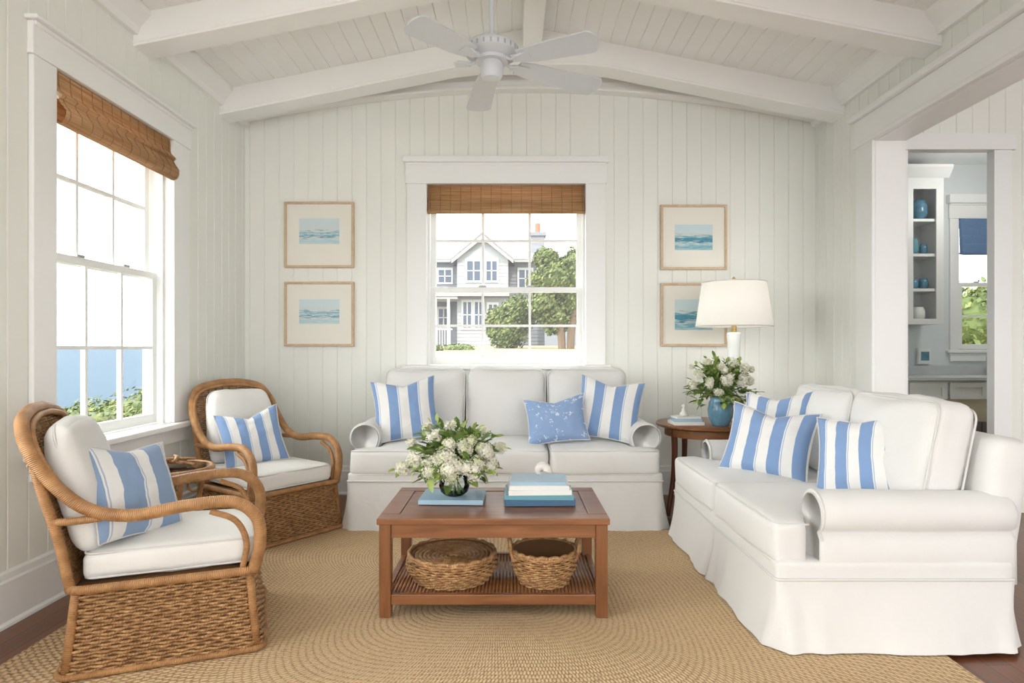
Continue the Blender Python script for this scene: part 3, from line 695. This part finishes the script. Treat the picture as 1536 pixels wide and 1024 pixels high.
# ------------------------------------------------------------------ wicker chairs
def weave(b,loop,h0,h1,dh,stake,off,amp=.006,r=.0055,mi=0):
    row=0; h=h0
    while h<=h1+1e-6:
        base=loop(h); n=len(base)
        ln=[0]
        for i in range(n): ln.append(ln[-1]+(base[(i+1)%n]-base[i]).length)
        tot=ln[-1]; ns=int(round(tot/stake/2))*2; m_=ns*3; pts=[]; j=0
        for k in range(m_):
            d=tot*k/m_
            while ln[j+1]<d: j+=1
            t=(d-ln[j])/max(1e-9,ln[j+1]-ln[j]); p=base[j].lerp(base[(j+1)%n],t)
            tg=(base[(j+1)%n]-base[j]).normalized(); nr=Vector((tg.y,-tg.x,0)).normalized()
            pts.append(p+nr*amp*cos(pi*k/3+pi*row))
        b.tube(pts,r,5,True,mi); row+=1; h+=dh
def chair(name,loc,rz):
    root=empty(name,loc,rz); H=.31
    def loop(h):
        q=1-h/H; fl=.035*q*q
        return rrect(.31+fl,.305+fl,.05,h,.31,0,6)
    b=B(); weave(b,loop,.012,H-.01,.0118,.032,0,.006,.0056)
    b.obj('woven_base','wicker',root,True)
    b=B()
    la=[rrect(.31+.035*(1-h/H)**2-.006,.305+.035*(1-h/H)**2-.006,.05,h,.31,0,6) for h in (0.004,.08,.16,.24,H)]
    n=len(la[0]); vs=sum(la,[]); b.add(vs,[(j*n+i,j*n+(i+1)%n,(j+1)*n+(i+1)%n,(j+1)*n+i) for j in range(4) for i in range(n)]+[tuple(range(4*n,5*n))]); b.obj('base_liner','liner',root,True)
    b=B()
    b.tube(rrect(.318,.312,.05,H,.31,0,6),.017,10,True)
    b.tube(rrect(.348,.343,.05,.013,.31,0,6),.012,8,True)
    for sx in (0.02,.60):
        for sy in (-1,1):
            b.tube([(sx+(.028 if sx>.3 else -.028),sy*.325,.015),(sx,sy*.30,H)],.016,8)
    half=[(.615,.30,.30),(.64,.305,.42),(.625,.305,.52),(.54,.305,.585),(.38,.305,.585),(.20,.305,.565),(.06,.305,.60),(-.05,.30,.70),(-.125,.285,.82),(-.165,.225,.91),(-.18,.10,.945)]
    full=half+[(-.182,0,.95)]+[(x,-y,z) for x,y,z in reversed(half)]
    b.tube(cr(full,8),.024,12)
    b.tube([p+Vector((.030,0,-.018)) for p in cr(half[6:]+[(-.182,0,.95)]+[(x,-y,z) for x,y,z in reversed(half[6:])],8)],.012,8)
    for sy in (-1,1):
        b.tube(cr([(.575,sy*.295,.31),(.59,sy*.30,.42),(.55,sy*.30,.51),(.46,sy*.30,.555)],6),.012,8)
        b.tube(cr([(.0,sy*.285,.30),(-.04,sy*.285,.5),(-.085,sy*.285,.66),(-.12,sy*.275,.80)],6),.018,8)
        b.tube(cr([(-.065,sy*.285,.56),(.0,sy*.30,.56),(.10,sy*.303,.565)],6),.014,8)
    b.obj('rattan_frame','pole',root,True)
    b=B(); 
    def bk(z):
        return -.175*max(0,(z-.31)/.64)**1.25
    z=.33; row=0
    while z<.93:
        wmax=.28 if z<.80 else .28*math.sqrt(max(0.02,1-((z-.80)/.145)**2))
        ns=int(wmax*2/.012); pts=[]
        for k in range(ns+1):
            y=-wmax+2*wmax*k/ns; pts.append((bk(z)+.006*cos(pi*k/1.5+pi*row)-.012,y,z))
        b.tube(pts,.0055,5); z+=.0118; row+=1
    for i in range(11):
        y=-.25+.05*i; top=.93-.9*(y*y)
        b.tube([(bk(zz)-.012,y,zz) for zz in [.32+(top-.32)*k/8 for k in range(9)]],.005,6)
    b.obj('woven_back','wicker',root,True)
    b=B(); b.soft((.325,0,.378),(.30,.265,.055),.035,18,crown=.018,front=.006,wr=.007,seed=3+loc[1])
    for sz in (-1,1): b.tube(rrect(.292,.257,.035,.378+sz*.045,.325,0,5),.0048,6,True,1)
    b.obj('seat_cushion',['cushion','pipe'],root,True)
    T=Matrix.Translation((.045,0,.43))@Matrix.Rotation(-.26,4,'Y')
    b=B(); b.soft((0,0,.24),(.055,.235,.245),.05,18,wr=.013,T=T,seed=8+loc[1],puff=.025,crown=.01,
        warp=lambda p:Vector((p.x,p.y*(1-.20*max(0,p.z/.26)**3),p.z)))
    b.tube([(0.0,p.y*(1-.20*max(0,p.x/.26)**3),.24+p.x) for p in rrect(.243,.235,.05,0)],.0048,6,True,1,T=T)
    b.obj('back_cushion',['cushion','pipe'],root,True)
    return root
chair('wicker_armchair',(-1.71,2.57,RZ),rd(21.5))
chair('wicker_armchair',(-1.84,4.33,RZ),rd(-37))
pillow(.40,.40,.13,(-1.545,2.585,.625),rd(74),rd(26),rd(7),'stripe3',seed=7,chop=.06)
pillow(.40,.38,.13,(-1.69,4.12,.62),rd(35),rd(20),rd(-8),'stripe2',seed=8,chop=.14)

root=empty('rattan_side_table',(-1.85,3.42,RZ)); b=B()
circ=lambda r,z,n=40:[Vector((r*cos(2*pi*i/n),r*sin(2*pi*i/n),z)) for i in range(n)]
b.tube(circ(.21,.535),.016,10,True); b.tube(circ(.185,.50),.010,8,True); b.tube(circ(.17,.16),.011,8,True)
for i in range(4):
    a=pi/4+i*pi/2; c_,s_=cos(a),sin(a)
    b.tube(cr([(c_*.20,s_*.20,.012),(c_*.165,s_*.165,.18),(c_*.15,s_*.15,.35),(c_*.19,s_*.19,.52)],6),.014,8)
    pts=[]
    for k in range(26):
        t=k/25*2.2*pi; rr=.05*(1-k/32)
        pts.append((c_*(.165-.03)+ -c_*rr*sin(t)*1.0, s_*(.165-.03)-s_*rr*sin(t), .43+rr*cos(t)))
    b.tube(pts,.007,6)
for i in range(12):
    a=i*pi/6; b.tube([(0,0,.525),(cos(a)*.2,sin(a)*.2,.528)],.006,6)
b.obj('rattan_frame','pole',root,True)
b=B(); b.lathe([(.0,.538),(.20,.538),(.204,.542),(.20,.546),(0,.546)],40); b.obj('glass_top','vaseglass',root)
root=empty('driftwood_ornament',(-1.84,3.43,RZ+.547)); b=B()
for i in range(5):
    a=i*1.3; b.tube(cr([(cos(a)*.12,sin(a)*.09,.012+.008*i),(cos(a+.8)*.03,sin(a+.8)*.03,.02+.008*i),(cos(a+2.9)*.12,sin(a+2.9)*.08,.014+.008*i)],6),.010,7,rf=lambda t:1-.5*abs(t-.5))
b.obj('twigs','pole',root,True)

# ------------------------------------------------------------------ coffee table
root=empty('coffee_table',(-.082,3.09,RZ)); tw,td,tz=.512,.315,.44
b=B(); b.box(-tw,tw,-td,-td+.085,tz-.028,tz,bev=.004); b.box(-tw,tw,td-.085,td,tz-.028,tz,bev=.004)
b.box(-tw,-tw+.085,-td+.085,td-.085,tz-.028,tz,bev=.004); b.box(tw-.085,tw,-td+.085,td-.085,tz-.028,tz,bev=.004); b.box(-tw+.087,tw-.087,-td+.087,td-.087,tz-.026,tz-.003,bev=.002)
b.obj('top','cherry',root)
b=B(); lg=.052; ix=tw-.008; iy=td-.012
for sx in (-1,1):
    for sy in (-1,1): b.box(sx*ix,sx*(ix-lg),sy*iy,sy*(iy-lg),0,tz-.028,bev=.003)
b.obj('legs','cherryY',root)
b=B()
for sy in (-1,1):
    b.box(-ix+lg,ix-lg,sy*(iy-.008),sy*(iy-.03),tz-.090,tz-.028,bev=.002); b.box(-ix+lg,ix-lg,sy*(iy-.006),sy*(iy-.034),.055,.10,bev=.003)
for sx in (-1,1):
    b.box(sx*(ix-.008),sx*(ix-.03),-iy+lg,iy-lg,tz-.090,tz-.028,bev=.002); b.box(sx*(ix-.006),sx*(ix-.034),-iy+lg,iy-lg,.055,.10,bev=.003)
b.obj('rails','cherry',root)
b=B(); x=-ix+.04
while x<ix-.04: 
    b.tube([(x,-iy+.03,.088),(x,iy-.03,.088)],.0075,6); x+=.0165
b.obj('slatted_shelf','cherry',root,True)
TZ=RZ+tz; SZ=RZ+.0955

def basket(name,loc,prof,H,rim=.009,handles=False):
    root=empty(name,loc); b=B()
    def rad(h):
        t=h/H
        for (t0,r0),(t1,r1) in zip(prof,prof[1:]):
            if t<=t1+1e-9:
                f=(t-t0)/(t1-t0); f=f*f*(3-2*f); return r0+(r1-r0)*f
        return prof[-1][1]
    weave(b,lambda h:list(reversed([Vector((rad(h)*cos(2*pi*i/60),rad(h)*sin(2*pi*i/60),h)) for i in range(60)])),.008,H-.006,.0105,.027,0,.005,.0052)
    r=rad(H)
    b.tube([Vector((r*cos(t),r*sin(t),H+.003*sin(18*t))) for t in [2*pi*i/120 for i in range(120)]],rim,7,True)
    b.tube([Vector((r*cos(t)*1.01,r*sin(t)*1.01,H-.012+.003*cos(18*t))) for t in [2*pi*i/120 for i in range(120)]],rim*.8,7,True)
    if handles:
        for s in (-1,1):
            for o in (0,.011):
                b.tube(cr([(s*(r-.01),-.045+o,H-.05),(s*(r+.005),-.05+o,H+.0),(s*(r+.012),-.03+o,H+.042),(s*(r+.014),0+o,H+.054),(s*(r+.012),.03+o,H+.042),(s*(r+.005),.05+o,H+.0),(s*(r-.01),.045+o,H-.05)],6),.0085,7)
    b.obj('woven_side','wicker',root,True)
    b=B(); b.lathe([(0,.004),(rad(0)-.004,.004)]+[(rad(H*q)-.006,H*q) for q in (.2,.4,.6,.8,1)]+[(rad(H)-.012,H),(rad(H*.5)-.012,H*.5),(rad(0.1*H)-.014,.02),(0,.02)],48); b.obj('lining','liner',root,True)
    return root
tr_=basket('round_wicker_tray',(-.285,3.02,SZ),[(0,.175),(.6,.212),(1,.203)],.125)
bk_=basket('handled_wicker_basket',(.15,2.965,SZ),[(0,.112),(.55,.145),(1,.150)],.155,handles=True)
b=B(); k=0
while k<9: b.tube(circ(.19-.02*k,.108-.0015*k,48),.0105,6,True); k+=1
b.obj('nested_tray','wicker',tr_,True)

def book(b,x,y,z,w,d,t,rz,ci,pi_):
    T=Matrix.Translation((x,y,z))@Matrix.Rotation(rz,4,'Z')
    b.box(-w/2,w/2,-d/2,d/2,0,.0035,ci,T); b.box(-w/2,w/2,-d/2,d/2,t-.0035,t,ci,T); b.box(-w/2+.006,w/2-.004,-d/2+.006,d/2-.006,.0035,t-.0035,pi_,T); b.box(-w/2,-w/2+.004,-d/2,d/2,.0035,t-.0035,ci,T)
    b.box(-w/2+.004,w/2,-d/2,-d/2+.003,.0035,t-.0035,ci,T)
b=B(); z=TZ+.0005
for (w,d,t,rz,ci) in ((.335,.25,.028,.03,0),(.33,.245,.020,-.02,1),(.30,.23,.024,.04,2),(.285,.22,.020,0,3),(.27,.21,.016,-.05,4)):
    book(b,.13,3.12,z,w,d,t,rz,ci,5); z+=t+.0003
b.obj('book_stack',['bookblue','bookteal','bookwhite','bookwhite','booklight','pages'])
b=B()
T=Matrix.Translation((.14,3.07,z+.047))@Matrix.Rotation(.5,4,'Z')@Matrix.Rotation(.4,4,'Y')@Matrix.Scale(1.3,4)
vs=[];n=36;sg=20
for i in range(n):
    t=i/(n-1)*3.6*2*pi/2; k=math.exp(-t*.16); cr_=.022*k
    c_=Vector((cos(t)*.020*k,(1-k)*.03-.01,sin(t)*.020*k)); 
    for q in range(sg):
        a=2*pi*q/sg; rad_=Vector((cos(t),0,sin(t))); vs.append(c_+rad_*cos(a)*cr_*(1+.10*cos(6*a))+Vector((0,1,0))*sin(a)*cr_)
b.add(vs,[(i*sg+q,i*sg+(q+1)%sg,(i+1)*sg+(q+1)%sg,(i+1)*sg+q) for i in range(n-1) for q in range(sg)]+[tuple(range(sg))],0,None,T)
b.obj('sea_shell','shell',None,True)
b=B(); book(b,-.29,3.14,TZ+.0005,.31,.24,.022,-.03,0,1); b.obj('blue_book',['booklight','pages'])
BZ=TZ+.023

def bouquet(root,cz,spread,height,nleaf,heads,seed,leafs=.07):
    rr=random.Random(seed); b=B(); st=B(); fl=B()
    base=Vector((0,0,cz))
    for i in range(nleaf):
        a=rr.uniform(0,2*pi); el=rr.uniform(-.25,1.35); k=rr.uniform(.5,1)
        d=Vector((cos(a)*cos(el),sin(a)*cos(el),sin(el)))
        tip=base+Vector((d.x*spread,d.y*spread*(.8 if d.y<0 else 1),d.z*height))*k
        if i%3==0:
            mid=base.lerp(tip,.5)+Vector((0,0,.03)); st.tube(cr([base-Vector((0,0,.06)),mid,tip],4),.0022,5)
            for q in range(8):
                p=mid.lerp(tip,q/7); dd=(d+Vector((rr.gauss(0,.7),rr.gauss(0,.7),rr.gauss(0,.5)))); leafpt(b,p,dd,Vector((rr.gauss(0,.4),rr.gauss(0,.4),1)),leafs*rr.uniform(.4,.75),leafs*.32,rr.choice((0,1,1)))
        else:
            dd=(d+Vector((rr.gauss(0,.4),rr.gauss(0,.4),rr.gauss(0,.4)-.15))); leafpt(b,base+(tip-base)*.74,dd,Vector((rr.gauss(0,.3),rr.gauss(0,.3),1)),leafs*rr.uniform(.7,1.1),leafs*.5,rr.choice((0,0,1)))
    for (hx,hy,hz,hr0) in heads:
        hr0*=1.14; hy-=.03 if hy<0 else 0
        c0=Vector((hx,hy,hz)); st.tube(cr([base-Vector((0,0,.06)),base.lerp(c0,.5)+Vector((0,0,.015)),c0],4),.003,5)
        for sb in range(8):
            hr=hr0*rr.uniform(.38,.54); dv=Vector((rr.gauss(0,1),rr.gauss(0,1),rr.gauss(0,1))).normalized()*hr0*.56
            c=c0+dv; mi=0 if rr.random()<.72 else 1
            fl.soft(c,(hr*.75,)*3,hr*.74,3,wr=0,mi=mi)
            nf=int(95*(hr/.045)**2)+6
            for i in range(nf):
                t=math.acos(1-2*(i+.5)/nf); ph=i*2.39996; d=Vector((sin(t)*cos(ph),sin(t)*sin(ph),cos(t)))
                p=c+d*hr*rr.uniform(.8,1.2); u=d.orthogonal().normalized(); u.rotate(Matrix.Rotation(rr.uniform(0,6),3,d)); w=d.cross(u); s=.0075
                for e1,e2 in ((u,w),(w,-u),(-u,-w),(-w,u)):
                    fl.add([p,p+(e1*.9+e2*.35)*s+d*.003,p+(e1+e2)*s*.85+d*.0045,p+(e2*.9+e1*.35)*s+d*.003],[(0,1,2,3)],mi)
    b.obj('leaves',['leaf','leaf2'],root,True); st.obj('stems','stem',root,True); fl.obj('flower_heads',['petal','petal2'],root)
root=empty('hydrangea_vase',(-.285,3.13,BZ)); b=B()
b.lathe([(0,0),(.045,0),(.068,.02),(.076,.05),(.068,.085),(.055,.105),(.060,.118)],40,caps=False)
b.obj('glass_bowl','vaseglass',root,True)
rr=random.Random(3); b=B()
for i in range(22):
    a=rr.uniform(0,6.28); b.tube([(cos(a)*.045,sin(a)*.045,.012),(cos(a+2.5)*.02,sin(a+2.5)*.02,.13)],.0030,5)
b.obj('vase_stems','stem',root)
hd=[(.0,-.12,.155,.056),(-.10,-.11,.17,.050),(.10,-.11,.16,.056),(-.03,-.11,.24,.052),(-.17,-.05,.19,.042),(.18,-.06,.16,.044),(.07,-.08,.26,.046),(-.21,.02,.25,.028),(.22,.02,.22,.032),(-.09,-.05,.30,.032),(-.24,-.06,.15,.032),(.15,-.07,.23,.038),(-.02,.0,.35,.024),(-.14,.05,.33,.022),(.14,.1,.30,.026),(0,.15,.2,.045),(-.14,.13,.17,.04),(.15,.12,.17,.04)]
bouquet(root,.115,.28,.29,230,hd,5,.080)

# ------------------------------------------------------------------ round side table + lamp
root=empty('round_side_table',(1.43,4.62,0)); b=B(); zt=.66
b.lathe([(0,zt-.028),(.355,zt-.028),(.37,zt-.02),(.372,zt-.008),(.362,zt),(0,zt)],56)
b.lathe([(.30,zt-.09),(.31,zt-.09),(.31,zt-.028),(.30,zt-.028)],56)
b.obj('top','cherry',root,'auto')
b=B()
for i in range(4):
    a=rd(200)+i*pi/2; c_,s_=cos(a),sin(a)
    b.tube(cr([(c_*.29,s_*.29,zt-.03),(c_*.285,s_*.285,.45),(c_*.30,s_*.30,.25),(c_*.345,s_*.345,0.01)],6),.021,10,rf=lambda t:1.15-.35*t)
b.lathe([(0,.22),(.24,.22),(.25,.23),(.24,.24),(0,.24)],40)
b.obj('legs','darkwood',root,True)
root=empty('table_lamp',(1.66,4.74,zt+.001)); b=B()
b.lathe([(0,0),(.06,0),(.062,.015),(.045,.03),(.075,.09),(.085,.16),(.078,.26),(.062,.34),(.048,.42),(.044,.50),(.046,.58),(.052,.64),(.048,.655),(.0,.66)],36); b.obj('ceramic_base','glasswhite',root,True)
b=B(); b.tube([(0,0,.65),(0,0,.74)],.009,8); b.tube([(0,0,1.0),(0,0,1.04)],.004,8); b.lathe([(0,1.03),(.016,1.035),(.010,1.05),(.014,1.06),(0,1.075)],16); b.tube([(-.23,0,1.02),(.23,0,1.02)],.003,6); b.tube([(0,-.23,1.02),(0,.23,1.02)],.003,6); b.lathe([(.02,.65),(.02,.70),(.012,.73)],12)
b.tube(cr([(0,0,.74),(.05,0,.80),(.06,0,.90),(.0,0,1.01)],6),.0025,6);b.tube(cr([(0,0,.74),(-.05,0,.80),(-.06,0,.90),(.0,0,1.01)],6),.0025,6)
b.obj('stem_and_finial','brass',root,True)
b=B(); b.lathe([(.278,.70),(.230,1.03)],56,caps=False)
b.tube(circ(.278,.703,56),.004,6,True); b.tube(circ(.230,1.028,56),.004,6,True)
b.obj('shade','lampshade',root,True)
plight('lamp_bulb',(0,0,.87),1.6,(1,.96,.90),.04,root)
root=empty('flower_vase',(1.455,4.42,zt+.001)); b=B()
b.lathe([(0,0),(.055,0),(.06,.01),(.082,.06),(.088,.11),(.078,.16),(.068,.18),(.074,.20),(.068,.20),(.062,.18),(.07,.15),(.078,.1),(0,.05)],36); b.obj('blue_ceramic_vase','blueceramic',root,True)
hd=[(.0,-.12,.33,.040),(-.11,-.10,.30,.036),(.11,-.09,.31,.040),(-.03,-.09,.40,.036),(-.17,-.04,.36,.032),(.17,-.03,.32,.034),(.06,-.04,.44,.032),(.21,.0,.39,.024),(-.11,-.03,.45,.024),(.14,-.06,.40,.030),(-.21,-.02,.29,.026),(-.06,-.12,.25,.028),(-.20,0,.42,.020),(0,.10,.36,.036)]
bouquet(root,.20,.275,.31,200,hd,9,.072)
b=B(); z=zt+.001
for (w,d,t,rz,ci) in ((.21,.17,.024,.05,0),(.195,.16,.02,-.06,1),(.17,.14,.014,.1,0)):
    book(b,1.235,4.50,z,w,d,t,rz,ci,2); z+=t+.0003
b.obj('book_stack',['bookwhite','booklight','pages'])
b=B(); b.lathe([(0,z),(.03,z),(.035,z+.01),(.015,z+.03),(.01,z+.06),(.018,z+.07),(0,z+.085)],16,cx=1.22,cy=4.50); b.obj('shell_ornament','shell',None,True)

# ------------------------------------------------------------------ framed art
def framed(x0,x1,z0,z1,seed,aw,ah,adz=0):
    root=empty('framed_seascape',((x0+x1)/2,YB,(z0+z1)/2)); hx=(x1-x0)/2; hz=(z1-z0)/2; t=.019
    b=B(); b.box(-hx,hx,-.035,-.002,hz-t,hz,bev=.003); b.box(-hx,hx,-.035,-.002,-hz,-hz+t,bev=.003); b.box(-hx,-hx+t,-.035,-.002,-hz+t,hz-t,bev=.003); b.box(hx-t,hx,-.035,-.002,-hz+t,hz-t,bev=.003); b.obj('frame','frame',root)
    b=B(); b.box(-hx+t,hx-t,-.018,-.004,-hz+t,hz-t); b.obj('mat_board','mat',root)
    b=B(); b.add([(-aw/2,-.0195,adz-ah/2),(aw/2,-.0195,adz-ah/2),(aw/2,-.0195,adz+ah/2),(-aw/2,-.0195,adz+ah/2)],[(0,1,2,3)],0,[[(0,0),(1,0),(1,1),(0,1)]]); b.obj('artwork',art('seascape_print_%d'%seed,seed),root)
framed(-1.868,-1.297,1.86,2.40,1,.33,.21,.03); framed(-1.868,-1.297,1.216,1.744,2,.33,.20,.02)
framed(1.22,1.764,1.843,2.376,3,.31,.21,.0); framed(1.22,1.764,1.216,1.733,4,.31,.25,.0)

# ------------------------------------------------------------------ ceiling fan
fx,fy,fz=-.118,3.70,2.868
root=empty('ceiling_fan',(fx,fy,fz)); b=B(); top=zc(fx)-fz
b.tube([(0,0,.12),(0,0,top-.05)],.014,12)
b.lathe([(.0,top-.09),(.03,top-.085),(.07,top-.04),(.075,top-.0),(0,top+.0)],28)
b.lathe([(0,.17),(.025,.165),(.03,.13),(.09,.118),(.14,.10),(.155,.08),(.155,.045),(.135,.03),(.095,.02),(.095,-.0),(.0,-.0)],40)
b.lathe([(0,.0),(.060,.0),(.068,-.02),(.066,-.07),(.054,-.095),(.02,-.105),(0,-.107)],32)
for i in range(24):
    a=i*pi/12; b.box(.148,.158,-.005,.005,.05,.075,1,Matrix.Rotation(a,4,'Z'))
b.obj('motor_housing',['fan','metal'],root,'auto')
for ang,ln,pt in ((228,.61,12),(336,.64,-14),(29,.77,-14),(99,.77,-3),(172,0,0)):
    T=Matrix.Rotation(rd(ang),4,'Z'); b=B()
    b.tube(cr([(.08,0,.02),(.12,0,.0),(.16,.02,.0),(.20,.025,.005)],5),.009,7,T=T); b.tube(cr([(.08,0,.02),(.12,0,.0),(.16,-.02,.0),(.20,-.025,.005)],5),.009,7,T=T)
    if ln:
        P=T@Matrix.Rotation(rd(pt),4,'X'); poly=[]
        r0,r1=.17,ln
        poly=[(r0,-.052),(r0+.1,-.068),(r1-.05,-.085)]+[(r1-.05+.05*cos(a),.085*sin(a)*(1.0)) for a in [-pi/2+pi*i/10 for i in range(1,10)]]+[(r1-.05,.085),(r0+.1,.068),(r0,.052)]
        b.prism(poly,.0,.009,lambda p,q,a:(p,q,a),T=P)
        b.box(.13,.24,-.03,.03,-.006,-.0005,T=P,bev=.002)
    else:
        b.box(.13,.22,-.03,.03,-.004,.004,T=T,bev=.002)
    b.obj('blade','fan',root)

# ------------------------------------------------------------------ light & camera
w=bpy.data.worlds.new('World'); sc.world=w; w.use_nodes=True; nt=w.node_tree
bg=nt.nodes['Background']; bg.inputs[0].default_value=(1,.995,.98,1)
tc=N(nt,'ShaderNodeTexCoord'); sp=N(nt,'ShaderNodeSeparateXYZ'); L(nt,tc.outputs['Generated'],sp.inputs[0])
lx=math_(nt,'MAXIMUM',math_(nt,'MULTIPLY',sp.outputs[0],-1),0)
L(nt,math_(nt,'ADD',math_(nt,'MULTIPLY',math_(nt,'POWER',lx,1.5),8.0),3.0),bg.inputs[1])
sun=bpy.data.lights.new('sun','SUN'); sun.energy=3.2; sun.angle=rd(3); sun.color=(1,.95,.86)
so=bpy.data.objects.new('sun',sun); sc.collection.objects.link(so); so.rotation_euler=Vector((-.30,1,-1.25)).to_track_quat('-Z','Y').to_euler()
cam=bpy.data.cameras.new('camera'); co=bpy.data.objects.new('camera',cam); sc.collection.objects.link(co)
cam.sensor_width=36; cam.lens=950/1536*36; cam.shift_y=10/1536; cam.clip_end=20000; cam.clip_start=.05
co.location=(0,0,1.2); co.rotation_euler=(pi/2,0,0); sc.camera=co
sc.view_settings.view_transform='Standard'; sc.view_settings.look='None'; sc.view_settings.exposure=0.20
